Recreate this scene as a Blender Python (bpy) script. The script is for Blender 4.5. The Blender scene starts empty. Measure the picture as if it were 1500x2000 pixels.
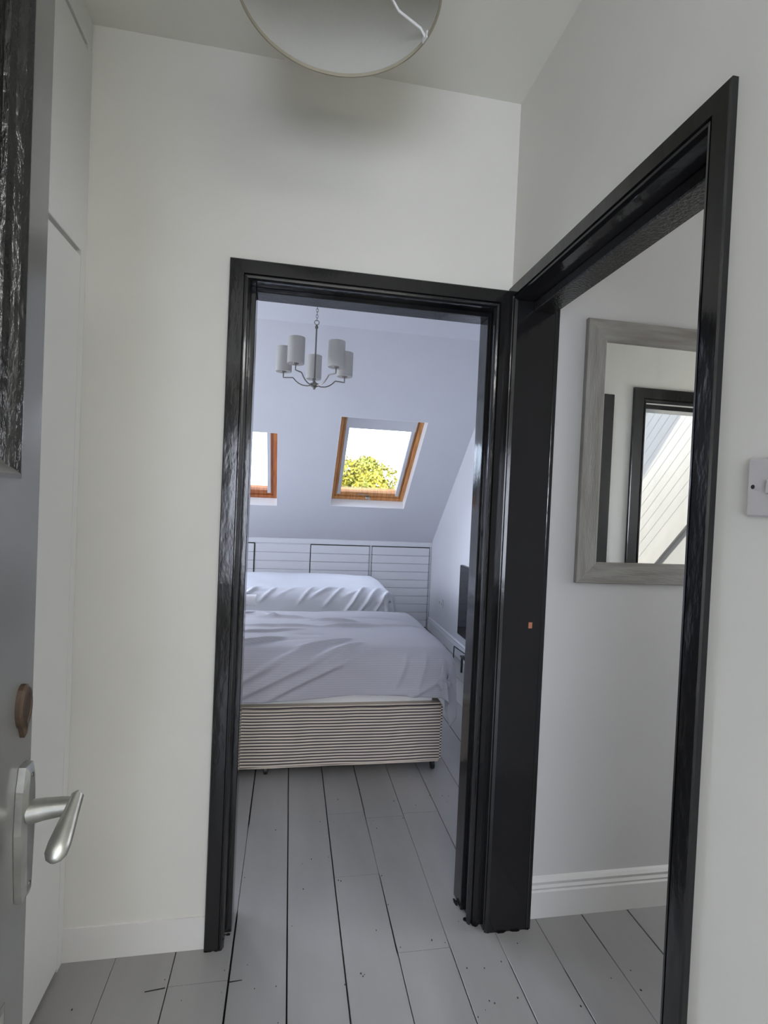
import bpy, bmesh, math, random
from mathutils import Vector, Matrix, noise
random.seed(7)
S = bpy.context.scene
COL = S.collection
sin, cos, pi = math.sin, math.cos, math.pi

# ------------------------------------------------------------------ camera
EYE = 1.39
FPX, YAW, PITCH, ROLL = 1031.15, .175861, -.0176913, .0439552
f = Vector((sin(YAW)*cos(PITCH), cos(YAW)*cos(PITCH), sin(PITCH)))
r0 = Vector((cos(YAW), -sin(YAW), 0)); u0 = r0.cross(f)
rr = cos(ROLL)*r0 + sin(ROLL)*u0; uu = -sin(ROLL)*r0 + cos(ROLL)*u0
cam_d = bpy.data.cameras.new('camera'); cam = bpy.data.objects.new('camera', cam_d); COL.objects.link(cam)
cam_d.sensor_fit = 'HORIZONTAL'; cam_d.sensor_width = 36; cam_d.lens = 36*FPX/1500
cam_d.clip_start = .02; cam_d.clip_end = 300
cam.matrix_world = Matrix(((rr.x, uu.x, -f.x, 0), (rr.y, uu.y, -f.y, 0), (rr.z, uu.z, -f.z, EYE), (0, 0, 0, 1)))
S.camera = cam

# ------------------------------------------------------------------ view, sky, sun, daylight
S.view_settings.view_transform = 'Standard'; S.view_settings.look = 'None'
S.view_settings.gamma = 1; S.view_settings.use_curve_mapping = False
S.view_settings.exposure = 0.14
SKY = 7.5
world = bpy.data.worlds.new('sky'); S.world = world; world.use_nodes = True
wn = world.node_tree; wn.nodes.clear()
wo = wn.nodes.new('ShaderNodeOutputWorld'); bg = wn.nodes.new('ShaderNodeBackground')
tc = wn.nodes.new('ShaderNodeTexCoord'); mp = wn.nodes.new('ShaderNodeMapping'); nz = wn.nodes.new('ShaderNodeTexNoise')
cr = wn.nodes.new('ShaderNodeValToRGB')
mp.inputs['Scale'].default_value = (1.6, 1.6, 4.0); mp.inputs['Location'].default_value = (.35, 0, .1)
nz.inputs['Scale'].default_value = 2.2; nz.inputs['Detail'].default_value = 5
cr.color_ramp.elements[0].position = .36; cr.color_ramp.elements[0].color = (.27, .36, .50, 1)
cr.color_ramp.elements[1].position = .54; cr.color_ramp.elements[1].color = (.86, .93, 1.1, 1)
bg.inputs['Strength'].default_value = SKY
wn.links.new(tc.outputs['Generated'], mp.inputs['Vector']); wn.links.new(mp.outputs[0], nz.inputs['Vector'])
wn.links.new(nz.outputs['Fac'], cr.inputs['Fac']); wn.links.new(cr.outputs['Color'], bg.inputs['Color'])
wn.links.new(bg.outputs[0], wo.inputs[0])

SUN_D = Vector((.50, .66, -.56)).normalized()
sd = bpy.data.lights.new('sun', 'SUN'); sd.energy = 4.6; sd.angle = .01; sd.color = (1, .95, .84)
so = bpy.data.objects.new('sun', sd); COL.objects.link(so); so.rotation_euler = SUN_D.to_track_quat('-Z', 'Y').to_euler()
so.location = (-5, -7, 8)

def area(name, loc, direction, sx, sy, energy, color, portal=False, spread=pi):
    d = bpy.data.lights.new(name, 'AREA'); d.shape = 'RECTANGLE'; d.size = sx; d.size_y = sy
    d.energy = energy; d.color = color; d.spread = spread
    o = bpy.data.objects.new(name, d); COL.objects.link(o); o.location = loc
    o.rotation_euler = Vector(direction).to_track_quat('-Z', 'Z' if abs(direction[2]) < .9 else 'Y').to_euler()
    if portal:
        try: d.cycles.is_portal = True
        except Exception: pass
    return o
# daylight through the landing window behind the camera
area('landing_daylight', (-.65, -2.86, 1.25), (0.08, 1, .0), 1.7, 1.5, 20, (.975, .98, 1.0))
area('landing_roof_fill', (.45, -1.9, 2.83), (-.1, .35, -1), .8, 1.1, 30, (1, .965, .86))  # added fill through an unseen roof opening, to lift the floor
# added bedroom fill behind an unseen third skylight to the left
area('bedroom_fill', (-1.75, 4.55+.30, 2.15+.32), (.05, -.67, -.74), .95, 1.15, 122, (.88, .90, 1.0))
area('bedroom_side_fill', (-2.86, 3.9, 1.55), (1, 0, 0), 1.0, 1.1, 38, (.86, .90, 1.0))  # unseen gable window, added for side light on the right bedroom wall
area('bedroom_sky_portal_1', (-.46, 5.18, 1.85), (0, -.67, -.74), .6, .9, 1, (1, 1, 1), portal=True)
area('bedroom_sky_portal_2', (.76, 5.08, 1.95), (0, -.67, -.74), .7, 1.1, 1, (1, 1, 1), portal=True)
area('side_room_fill', (3.16, 1.13, 1.55), (-1, 0, 0), .6, .9, 14.0, (1, .95, .86))  # added fill behind an unseen window, to brighten the side room

# ------------------------------------------------------------------ materials
def mat(name, col, rough=.5, metal=0., noise_amt=0., nscale=8., bump=0., bscale=60., col2=None, coat=0., spec=None, stretch=None, bdist=.01):
    m = bpy.data.materials.new(name); m.use_nodes = True; nt = m.node_tree; b = nt.nodes['Principled BSDF']
    b.inputs['Base Color'].default_value = (*col, 1); b.inputs['Roughness'].default_value = rough; b.inputs['Metallic'].default_value = metal
    if coat: b.inputs['Coat Weight'].default_value = coat; b.inputs['Coat Roughness'].default_value = .05
    if spec is not None: b.inputs['Specular IOR Level'].default_value = spec
    t = nt.nodes.new('ShaderNodeTexCoord'); mpn = nt.nodes.new('ShaderNodeMapping'); nt.links.new(t.outputs['Object'], mpn.inputs[0])
    if stretch: mpn.inputs['Scale'].default_value = stretch
    if noise_amt or col2:
        n = nt.nodes.new('ShaderNodeTexNoise'); n.inputs['Scale'].default_value = nscale; n.inputs['Detail'].default_value = 6
        r = nt.nodes.new('ShaderNodeValToRGB'); r.color_ramp.elements[0].position = .35; r.color_ramp.elements[1].position = .65
        c2 = col2 or tuple(c*(1-noise_amt) for c in col)
        r.color_ramp.elements[0].color = (*c2, 1); r.color_ramp.elements[1].color = (*col, 1)
        nt.links.new(mpn.outputs[0], n.inputs['Vector']); nt.links.new(n.outputs['Fac'], r.inputs[0]); nt.links.new(r.outputs[0], b.inputs['Base Color'])
    if bump:
        n = nt.nodes.new('ShaderNodeTexNoise'); n.inputs['Scale'].default_value = bscale; n.inputs['Detail'].default_value = 4
        bp = nt.nodes.new('ShaderNodeBump'); bp.inputs['Strength'].default_value = bump; bp.inputs['Distance'].default_value = bdist
        nt.links.new(mpn.outputs[0], n.inputs['Vector']); nt.links.new(n.outputs['Fac'], bp.inputs['Height']); nt.links.new(bp.outputs[0], b.inputs['Normal'])
    return m

M = {}
M['wall'] = mat('warm_white_emulsion', (.73, .715, .665), .62, noise_amt=.05, nscale=1.7, bump=.12, bscale=35, bdist=.004)
M['cool'] = mat('cool_white_emulsion', (.72, .73, .775), .65, noise_amt=.04, nscale=1.5, bump=.1, bscale=30, bdist=.004)
M['side'] = mat('side_room_emulsion', (.66, .65, .635), .45, noise_amt=.05, nscale=2.0, bump=.1, bscale=35, bdist=.004)
M['ceil'] = mat('ceiling_emulsion', (.78, .77, .70), .8, noise_amt=.05, nscale=1.3)
M['satin'] = mat('white_satin_paint', (.74, .725, .70), .32, noise_amt=.03, nscale=4)
M['reveal'] = mat('skylit_white_reveal', (.90, .91, .93), .4)  # whiter than the slope, so the sky's light is in the colour
M['cup'] = mat('cupboard_paint', (.66, .655, .63), .45, noise_amt=.03, nscale=2)
M['gloss'] = mat('black_gloss_paint', (.010, .010, .011), .13, coat=0, bump=.35, bscale=22, stretch=(1, 1, .35), bdist=.004, spec=.5)
M['gloss2'] = mat('black_gloss_and_dark_reflection', (.014, .0135, .013), .16, bump=.8, bscale=120, stretch=(1, 1, .3), bdist=.004)
M['floor'] = mat('grey_floor_paint', (.355, .345, .335), .34, noise_amt=.26, nscale=2.6, bump=.15, bscale=40, stretch=(1, .25, 1), bdist=.004)
M['under'] = mat('dark_subfloor', (.012, .011, .010), .9)
M['dirt_shade'] = mat('dirt_and_gap_shade', (.03, .028, .025), .9)
M['doorgrey'] = mat('grey_door_paint', (.20, .198, .185), .17, noise_amt=.08, nscale=6, bump=.12, bscale=18, bdist=.003)
M['steel'] = mat('worn_aluminium', (.55, .55, .51), .40, metal=.95, noise_amt=.25, nscale=30, bump=.12, bscale=80, bdist=.001)
M['brass'] = mat('tarnished_brass', (.085, .055, .036), .5, metal=.3, noise_amt=.4, nscale=50)
M['bare'] = mat('bare_reddish_wood', (.42, .17, .09), .6)
M['nickel'] = mat('brushed_nickel', (.20, .19, .17), .35, metal=.8)
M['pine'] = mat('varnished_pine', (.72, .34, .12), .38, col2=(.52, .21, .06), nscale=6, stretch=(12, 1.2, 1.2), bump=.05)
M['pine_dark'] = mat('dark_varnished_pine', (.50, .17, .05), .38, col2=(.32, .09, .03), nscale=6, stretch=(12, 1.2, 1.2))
M['rail'] = mat('blind_rail_white', (.62, .63, .66), .45)
M['blind'] = mat('blind_cassette', (.66, .67, .70), .5)
M['washed'] = mat('grey_washed_wood', (.34, .33, .30), .6, col2=(.25, .235, .21), nscale=5, stretch=(8, 1.5, 1.), bump=.25, bscale=30)
M['washed_h'] = mat('grey_washed_wood_rail', (.34, .33, .30), .6, col2=(.235, .215, .19), nscale=5, stretch=(1, 1.5, 8), bump=.25, bscale=30)
M['plastic'] = mat('pale_switch_plastic', (.52, .49, .49), .35)
M['black_plastic'] = mat('black_plastic', (.012, .013, .018), .3)
M['screen'] = mat('television_glass', (.008, .009, .012), .08)
M['castor'] = mat('black_castor_rubber', (.01, .01, .01), .4)
M['towel'] = mat('white_towelling', (.72, .72, .76), .95, bump=.8, bscale=220, bdist=.004)
M['sheet'] = mat('white_sheet', (.70, .70, .70), .85, bump=.2, bscale=12, bdist=.02)
M['leaf'] = mat('sunlit_leaf', (.46, .35, .015), .55, col2=(.20, .21, .02), nscale=1.3)
M['bark'] = mat('bark', (.10, .07, .05), .9, bump=.6, bscale=20)
M['grass'] = mat('garden_grass', (.07, .12, .03), .95, noise_amt=.4, nscale=.6)
M['shade_in'] = mat('linen_shade_lining', (.80, .79, .74), .8, bump=.05, bscale=300)
M['hem'] = mat('linen_shade_rim', (.42, .38, .29), .8)
M['ringw'] = mat('white_wire', (.8, .8, .78), .35)

def translucent(name, col, mixf):
    m = bpy.data.materials.new(name); m.use_nodes = True; nt = m.node_tree; nt.nodes.clear()
    o = nt.nodes.new('ShaderNodeOutputMaterial'); d = nt.nodes.new('ShaderNodeBsdfDiffuse'); t = nt.nodes.new('ShaderNodeBsdfTranslucent'); x = nt.nodes.new('ShaderNodeMixShader')
    tx = nt.nodes.new('ShaderNodeTexCoord'); w = nt.nodes.new('ShaderNodeTexNoise'); w.inputs['Scale'].default_value = 90; r = nt.nodes.new('ShaderNodeValToRGB')
    r.color_ramp.elements[0].color = (*[c*.94 for c in col], 1); r.color_ramp.elements[1].color = (*col, 1)
    nt.links.new(tx.outputs['Object'], w.inputs[0]); nt.links.new(w.outputs['Fac'], r.inputs[0])
    for s in (d, t): nt.links.new(r.outputs[0], s.inputs[0])
    x.inputs[0].default_value = mixf; nt.links.new(d.outputs[0], x.inputs[1]); nt.links.new(t.outputs[0], x.inputs[2]); nt.links.new(x.outputs[0], o.inputs[0]); return m
M['lampshade'] = translucent('off_white_shade_fabric', (.74, .73, .71), .4)
M['pendant'] = translucent('linen_pendant_fabric', (.72, .71, .66), .3)

def glass(name):
    m = bpy.data.materials.new(name); m.use_nodes = True; nt = m.node_tree; nt.nodes.clear()
    o = nt.nodes.new('ShaderNodeOutputMaterial'); t = nt.nodes.new('ShaderNodeBsdfTransparent'); g = nt.nodes.new('ShaderNodeBsdfGlossy'); x = nt.nodes.new('ShaderNodeMixShader'); fr = nt.nodes.new('ShaderNodeFresnel')
    t.inputs[0].default_value = (.96, .98, .98, 1); g.inputs['Roughness'].default_value = .02; fr.inputs[0].default_value = 1.35
    nt.links.new(fr.outputs[0], x.inputs[0]); nt.links.new(t.outputs[0], x.inputs[1]); nt.links.new(g.outputs[0], x.inputs[2]); nt.links.new(x.outputs[0], o.inputs[0]); return m
M['glass'] = glass('window_glass')

def mirror_mat():
    m = bpy.data.materials.new('dusty_mirror'); m.use_nodes = True; nt = m.node_tree; nt.nodes.clear()
    o = nt.nodes.new('ShaderNodeOutputMaterial'); g = nt.nodes.new('ShaderNodeBsdfGlossy'); d = nt.nodes.new('ShaderNodeBsdfDiffuse'); x = nt.nodes.new('ShaderNodeMixShader')
    g.inputs['Color'].default_value = (.86, .87, .83, 1); g.inputs['Roughness'].default_value = 0.0; d.inputs[0].default_value = (.55, .55, .50, 1)
    tx = nt.nodes.new('ShaderNodeTexCoord'); mpn = nt.nodes.new('ShaderNodeMapping'); mpn.inputs['Scale'].default_value = (9, 1, 2.2); mpn.inputs['Rotation'].default_value = (0, .35, 0)
    n = nt.nodes.new('ShaderNodeTexNoise'); n.inputs['Scale'].default_value = 1.4; n.inputs['Detail'].default_value = 5; r = nt.nodes.new('ShaderNodeValToRGB')
    r.color_ramp.elements[0].position = .45; r.color_ramp.elements[0].color = (.004, .004, .004, 1); r.color_ramp.elements[1].position = .75; r.color_ramp.elements[1].color = (.07, .07, .07, 1)
    nt.links.new(tx.outputs['Object'], mpn.inputs[0]); nt.links.new(mpn.outputs[0], n.inputs[0]); nt.links.new(n.outputs['Fac'], r.inputs[0]); nt.links.new(r.outputs[0], x.inputs[0])
    nt.links.new(g.outputs[0], x.inputs[1]); nt.links.new(d.outputs[0], x.inputs[2]); nt.links.new(x.outputs[0], o.inputs[0]); return m
M['mirror'] = mirror_mat()

def striped(name, c1, c2, period, duty, axis='Z', rough=.85, wob=0., soft=.05, uv=False):
    m = bpy.data.materials.new(name); m.use_nodes = True; nt = m.node_tree; b = nt.nodes['Principled BSDF']; b.inputs['Roughness'].default_value = rough
    t = nt.nodes.new('ShaderNodeTexCoord'); s = nt.nodes.new('ShaderNodeSeparateXYZ'); nt.links.new(t.outputs['UV' if uv else 'Object'], s.inputs[0])
    n = nt.nodes.new('ShaderNodeTexNoise'); n.inputs['Scale'].default_value = 2.2; nt.links.new(t.outputs['Object'], n.inputs[0])
    a = nt.nodes.new('ShaderNodeMath'); a.operation = 'MULTIPLY_ADD'; nt.links.new(n.outputs['Fac'], a.inputs[0]); a.inputs[1].default_value = wob; nt.links.new(s.outputs[axis], a.inputs[2])
    d = nt.nodes.new('ShaderNodeMath'); d.operation = 'DIVIDE'; nt.links.new(a.outputs[0], d.inputs[0]); d.inputs[1].default_value = period
    fr = nt.nodes.new('ShaderNodeMath'); fr.operation = 'FRACT'; nt.links.new(d.outputs[0], fr.inputs[0])
    r = nt.nodes.new('ShaderNodeValToRGB'); e = r.color_ramp.elements
    e[0].position = 0; e[0].color = (*c1, 1); e[1].position = 1; e[1].color = (*c1, 1)
    for p, c in ((.5-duty/2-soft, c1), (.5-duty/2, c2), (.5+duty/2, c2), (.5+duty/2+soft, c1)):
        x = e.new(p); x.color = (*c, 1)
    nt.links.new(fr.outputs[0], r.inputs[0]); nt.links.new(r.outputs[0], b.inputs['Base Color'])
    return m
M['divan'] = striped('striped_ticking', (.62, .54, .46), (.06, .05, .055), .0152, .36, wob=.02, soft=.10)
M['duvet'] = striped('lilac_grey_pinstripe_cotton', (.38, .375, .41), (.35, .345, .39), .011, .35, axis='Y', rough=.9, soft=.1, uv=True)
M['duvet_lit'] = striped('lilac_grey_pinstripe_cotton_skylit', (.56, .57, .62), (.53, .54, .60), .011, .35, axis='Y', rough=.9, soft=.1, uv=True)  # same cotton as the nearer duvet, skylight brightness put into the colour

# ------------------------------------------------------------------ mesh helpers
class MB:
    def __init__(s): s.v = []; s.f = []; s.sm = []
    def add(s, vs, fs, smooth=False):
        o = len(s.v); s.v += [Vector(p) for p in vs]; s.f += [tuple(i+o for i in q) for q in fs]; s.sm += [smooth]*len(fs); return s
    def box(s, x0, x1, y0, y1, z0, z1, T=None):
        vs = [Vector((x, y, z)) for z in (z0, z1) for y in (y0, y1) for x in (x0, x1)]
        if T: vs = [T(p) for p in vs]
        return s.add(vs, [(0, 2, 3, 1), (4, 5, 7, 6), (0, 1, 5, 4), (2, 6, 7, 3), (0, 4, 6, 2), (1, 3, 7, 5)])
    def cbox(s, x0, x1, y0, y1, z0, z1, c=.002, T=None):   # box with chamfered edges all round
        b = bmesh.new(); r = bmesh.ops.create_cube(b, size=1)
        for v in b.verts: v.co = Vector(((x0+x1)/2+v.co.x*(x1-x0), (y0+y1)/2+v.co.y*(y1-y0), (z0+z1)/2+v.co.z*(z1-z0)))
        bmesh.ops.bevel(b, geom=list(b.edges), offset=c, segments=1, affect='EDGES')
        b.verts.index_update(); vs = [v.co.copy() for v in b.verts]
        if T: vs = [T(p) for p in vs]
        s.add(vs, [tuple(v.index for v in q.verts) for q in b.faces]); b.free(); return s
    def tube(s, pts, rad, n=10, closed=False, flat=None):
        pts = [Vector(p) for p in pts]; k = len(pts); rad = rad if isinstance(rad, (list, tuple)) else [rad]*k
        vs = []; prev = None
        for i, p in enumerate(pts):
            a = pts[(i-1) % k] if (closed or i > 0) else p; b = pts[(i+1) % k] if (closed or i < k-1) else p
            t = (b-a).normalized()
            if prev is None: prev = t.orthogonal().normalized()
            nrm = (prev - t*prev.dot(t)).normalized(); prev = nrm; bi = t.cross(nrm)
            for j in range(n):
                w = 2*pi*j/n; vs.append(p + rad[i]*(cos(w)*nrm + sin(w)*bi))
        fs = []
        for i in range(k if closed else k-1):
            for j in range(n):
                a, b = i*n+j, i*n+(j+1) % n; c, d = ((i+1) % k)*n+(j+1) % n, ((i+1) % k)*n+j; fs.append((a, b, c, d))
        if not closed: fs += [tuple(range(n-1, -1, -1)), tuple((k-1)*n+j for j in range(n))]
        return s.add(vs, fs, True)
    def lathe(s, prof, c, n=32, axis='Z', close=False):
        c = Vector(c); vs = []; k = len(prof)
        for (r, h) in prof:
            for j in range(n):
                w = 2*pi*j/n; x, y = r*cos(w), r*sin(w)
                vs.append(c + (Vector((x, y, h)) if axis == 'Z' else Vector((h, x, y)) if axis == 'X' else Vector((x, h, y))))
        fs = [(i*n+j, i*n+(j+1) % n, (i+1)*n+(j+1) % n, (i+1)*n+j) for i in range(k-1) for j in range(n)]
        if close: fs += [(((k-1)*n+j), ((k-1)*n+(j+1) % n), (j+1) % n, j) for j in range(n)]
        return s.add(vs, fs, True)
    def prism(s, poly, h0, h1, T):      # polygon in 2D extruded between two heights; T maps (u, v, h) to the world
        n = len(poly); vs = [T(u, v, h0) for u, v in poly] + [T(u, v, h1) for u, v in poly]
        return s.add(vs, [tuple(range(n-1, -1, -1)), tuple(range(n, 2*n))] + [(i, (i+1) % n, n+(i+1) % n, n+i) for i in range(n)])
    def build(s, name, m, parent=None, **kw):
        off = Vector((0, 0, 0)); q = parent
        while q is not None: off += q.location; q = q.parent
        me = bpy.data.meshes.new(name); me.from_pydata([v-off for v in s.v], [], s.f); me.materials.append(M[m] if isinstance(m, str) else m)
        me.polygons.foreach_set('use_smooth', s.sm); me.update()
        b = bmesh.new(); b.from_mesh(me); bmesh.ops.recalc_face_normals(b, faces=b.faces); b.to_mesh(me); b.free()
        if any(s.sm) :
            try: me.set_sharp_from_angle(angle=math.radians(40))
            except Exception: pass
        o = bpy.data.objects.new(name, me); COL.objects.link(o); o.parent = parent
        for k, v in kw.items(): o[k] = v
        return o
def thing(name, loc, label, cat, group=None, kind=None):
    o = bpy.data.objects.new(name, None); o.empty_display_size = .1; COL.objects.link(o); o.location = loc
    if kind: o['kind'] = kind
    if label: o['label'] = label
    if cat: o['category'] = cat
    if group: o['group'] = group
    return o
STR = dict(kind='structure')

# ------------------------------------------------------------------ key dimensions (metres)
XL, XR, YF, ZC = -.606, .692, 1.66, 2.715      # hall: left, right, far wall, ceiling
XB, YK, ZK, ANG = 1.58, 5.72, .97, math.radians(42)
CA, SA = cos(ANG), sin(ANG)
BX0 = -2.7                                      # bedroom left end
ZB = 2.65

# ------------------------------------------------------------------ floor with its boards
fl = MB().box(-2.8, 3.1, -2.8, 5.9, -.06, -.022).build('floor', 'under', **STR)
G = {-.457: [(9, .0012)], -.287: [(9, .0028)], -.120: [(1.79, .0055), (2.27, .0016), (9, .0055)], .045: [(9, .0042)], .214: [(9, .0042)],
     .382: [(1.565, .0006), (1.915, .0050), (2.31, .0006), (9, .0042)], .552: [(1.57, .0030), (2.27, .0006), (9, .0022)],
     .716: [(1.5, .0034), (1.9, .0012), (9, .0026)], .875: [(1.45, .0040), (9, .0012)], 1.046: [(1.5, .0012), (9, .0035)], 1.22: [(9, .003)]}
xs = sorted(G); x = -.457
while x > -2.6: x -= .169; xs.append(round(x, 4))
x = 1.22
while x < 2.9: x += .169; xs.append(round(x, 4))
xs.sort()
def gapw(x, y):
    for y1, w in G.get(x, [(9, .003)]):
        if y < y1: return w
    return .003
CUT = {.214: [1.917, 2.312], .382: [1.567, 2.268], .552: [2.285], -.287: [1.537], -.457: [.4, 4.6], -.12: [.55], .045: [.2]}
boards_n = 0
for i in range(len(xs)-1):
    a, b = xs[i], xs[i+1]
    cuts = [-2.7] + CUT.get(a, []) + [5.7]
    if a not in CUT: cuts = [-2.7, random.uniform(-.8, .6), random.uniform(2.6, 4.4), 5.7]
    if a in (.045, -.12, .214, .382, .552): cuts = cuts[:-1] + [random.uniform(3.6, 4.8), 5.7]
    for y0, y1 in zip(cuts[:-1], cuts[1:]):
        # a board follows the widths of its own gaps along its length
        ys = sorted({y0+.0007, y1-.0007} | {q for e in (a, b) for q, _ in G.get(e, []) if y0+.03 < q < y1-.03})
        dz = random.uniform(-.0006, .0006); c = .0012; L = []; R_ = []
        for j, y in enumerate(ys):
            pts = [y] if j in (0, len(ys)-1) else [y-.012, y+.012]
            for q in pts: L.append((a+gapw(a, q-.001 if j == len(ys)-1 else q)/2, q)); R_.append((b-gapw(b, q-.001 if j == len(ys)-1 else q)/2, q))
        mb = MB(); n = len(L); rows = []
        for (lx, y), (rx, _) in zip(L, R_):
            rows += [(lx, y, -.021), (lx, y, -c+dz), (lx+c, y, dz), (rx-c, y, dz), (rx, y, -c+dz), (rx, y, -.021)]
        fs = [(k*6+j, k*6+j+1, (k+1)*6+j+1, (k+1)*6+j) for k in range(n-1) for j in range(5)] + [tuple(range(6)), tuple((n-1)*6+j for j in range(6))]
        mb.add(rows, fs).build('floorboard', 'floor', fl); boards_n += 1
# nail heads and knocks in the boards
nm = MB(); rn = random.Random(3)
spots = [(.24, 2.25), (.41, 2.245), (.545, 2.25), (.39, 1.905), (.228, 1.90), (.237, 1.895), (.395, 1.585), (.50, 1.60), (.54, 1.585), (-.135, 1.50), (-.135, 1.57), (.10, 1.87), (.33, 1.66), (.06, 1.71), (.26, 1.51), (.27, 1.505), (.265, 1.50), (-.045, 1.50), (.015, 1.50), (.20, 2.03), (1.0, 1.40), (.86, 1.33), (-.52, 1.5), (-.24, 1.49), (.62, 1.37), (.80, 2.40)]
spots += [(rn.uniform(-.55, 1.3), rn.uniform(1.3, 2.5)) for _ in range(46)]
for (px, py) in spots:
    r = rn.uniform(.0009, .0026); k = 7; ph = rn.random()
    nm.prism([(px+r*rn.uniform(.6, 1.2)*cos(2*pi*j/k+ph), py+r*rn.uniform(.7, 1.8)*sin(2*pi*j/k+ph)) for j in range(k)], .0002, .0012, lambda u, v, h: Vector((u, v, h)))
nm.prism([(-.345, 1.527), (-.292, 1.532), (-.292, 1.536), (-.345, 1.530)], .0002, .0011, lambda u, v, h: Vector((u, v, h)))
nm.prism([(-.118, 1.528), (-.082, 1.531), (-.082, 1.533), (-.118, 1.532)], .0002, .0011, lambda u, v, h: Vector((u, v, h)))
nm.build('nail_heads', 'dirt_shade', fl, kind='stuff')

# ------------------------------------------------------------------ walls and ceilings
DX0, DX1, DH = -.165, .662, 2.062                # far doorway structural opening
w = MB(); w.box(-2.8, DX0, YF, 1.80, 0, 2.78); w.box(DX1, XR+.13, YF, 1.80, 0, 2.78); w.box(DX0, DX1, YF, 1.80, DH, 2.78)
w.build('wall_far', 'wall', **STR)
MB().box(XR+.13, 3.1, YF, 1.80, 0, 2.78).build('wall_side_far', 'side', **STR)
RY0, RY1, RH = .800, 1.622, 2.072               # doorway to the side room
w = MB(); w.box(XR, XR+.13, -.14, RY0, 0, 2.78); w.box(XR, XR+.13, RY1, YF, 0, 2.78); w.box(XR, XR+.13, RY0, RY1, RH, 2.78)
w.build('wall_right', 'wall', **STR)
MB().box(XL-.18, XL-.0505, -.14, YF, 0, 2.78).build('wall_left', 'wall', **STR)
w = MB(); w.box(-2.0, -.40, -.14, -.04, 0, 2.78);  w.build('wall_near', 'wall', **STR)
MB().box(XL-.16, XR, -.14, YF, ZC, ZC+.06).build('ceiling', 'ceil', **STR)
# landing behind the camera
w = MB(); w.box(-2.1, -2.0, -2.8, -.04, 0, 2.75); w.box(.93, 1.0, -2.8, -.14, 0, 2.75); w.box(-2.0, -1.5, -2.8, -2.7, 0, 2.75); w.box(.2, .93, -2.8, -2.7, 0, 2.75); w.box(-1.5, .2, -2.8, -2.7, 0, .5); w.box(-1.5, .2, -2.8, -2.7, 2.0, 2.75); w.box(XR, .93, -.14, -.04, 0, 2.75)
w.build('wall_landing', 'wall', **STR)
MB().box(-2.1, .05, -2.8, -.14, ZC, ZC+.06).box(.85, 1.0, -2.8, -.14, ZC, ZC+.06).box(.05, .85, -2.8, -2.45, ZC, ZC+.06).box(.05, .85, -1.35, -.04, ZC, ZC+.06).build('ceiling_landing', 'ceil', **STR)
# side room
w = MB(); w.box(XR+.13, 1.925, .51, .61, 0, 2.78); w.box(2.70, 3.1, .51, .61, 0, 2.78); w.box(1.925, 2.70, .51, .61, 2.01, 2.78); w.build('wall_side_near', 'side', **STR)
MB().box(3.0, 3.1, .61, .83, 0, 2.78).box(3.0, 3.1, 1.43, YF, 0, 2.78).box(3.0, 3.1, .83, 1.43, 0, 1.1).box(3.0, 3.1, .83, 1.43, 2.0, 2.78).build('wall_side_right', 'side', **STR)
MB().box(XR+.13, 3.1, .51, YF, ZC, ZC+.06).build('ceiling_side', 'ceil', **STR)
# bedroom
MB().box(XB, XB+.12, 1.80, 5.9, 0, 2.8).build('wall_bedroom_right', 'cool', **STR)
MB().box(BX0-.12, BX0, 1.80, 3.35, 0, 2.8).box(BX0-.12, BX0, 4.45, 5.9, 0, 2.8).box(BX0-.12, BX0, 3.35, 4.45, 0, .95).box(BX0-.12, BX0, 3.35, 4.45, 2.1, 2.8).build('wall_bedroom_left', 'cool', **STR)
def SL(x, s, h): return Vector((x, YK - s*CA + h*SA, ZK + s*SA + h*CA))
SMAX = (ZB-ZK)/SA
holes = [(-2.25, -1.25, .75, 1.95), (-.79, -.131, .510, 1.458), (.392, 1.150, .544, 1.690)]
w = MB(); xs_ = [BX0] + [v for h in holes for v in h[:2]] + [XB]
def sbox(x0, x1, s0, s1, h0=0, h1=.20): w.box(x0, x1, s0, s1, h0, h1, T=lambda p: SL(p.x, p.y, p.z))
px = BX0
for (x0, x1, s0, s1) in holes:
    sbox(px, x0, 0, SMAX); sbox(x0, x1, 0, s0); sbox(x0, x1, s1, SMAX); px = x1
sbox(px, XB, 0, SMAX)
w.build('wall_slope', 'cool', **STR)
MB().box(BX0, XB, 1.80, SL(0, SMAX, 0).y+.02, ZB, ZB+.1).build('ceiling_bedroom', 'cool', **STR)
# skirtings
MB().box(XL, -.205, YF-.006, YF, .0, .10).build('baseboard_far', 'satin', **STR)
def skirt(mb, T, L0, L1, h=.135, d=.018):
    pr = [(0, 0), (d, 0), (d, h*.66), (d-.004, h*.70), (d-.001, h*.76), (d-.006, h*.82), (d-.003, h*.90), (d-.010, h*.97), (0, h)]
    mb.prism(pr, L0, L1, T)
m = MB(); skirt(m, lambda u, v, h: Vector((h, YF-u, v)), .835, 3.0); m.build('baseboard_side', 'satin', **STR)
m = MB(); skirt(m, lambda u, v, h: Vector((XB-u, h, v)), 1.80, 5.7, h=.14); m.build('baseboard_bedroom', 'cool', **STR)

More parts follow.
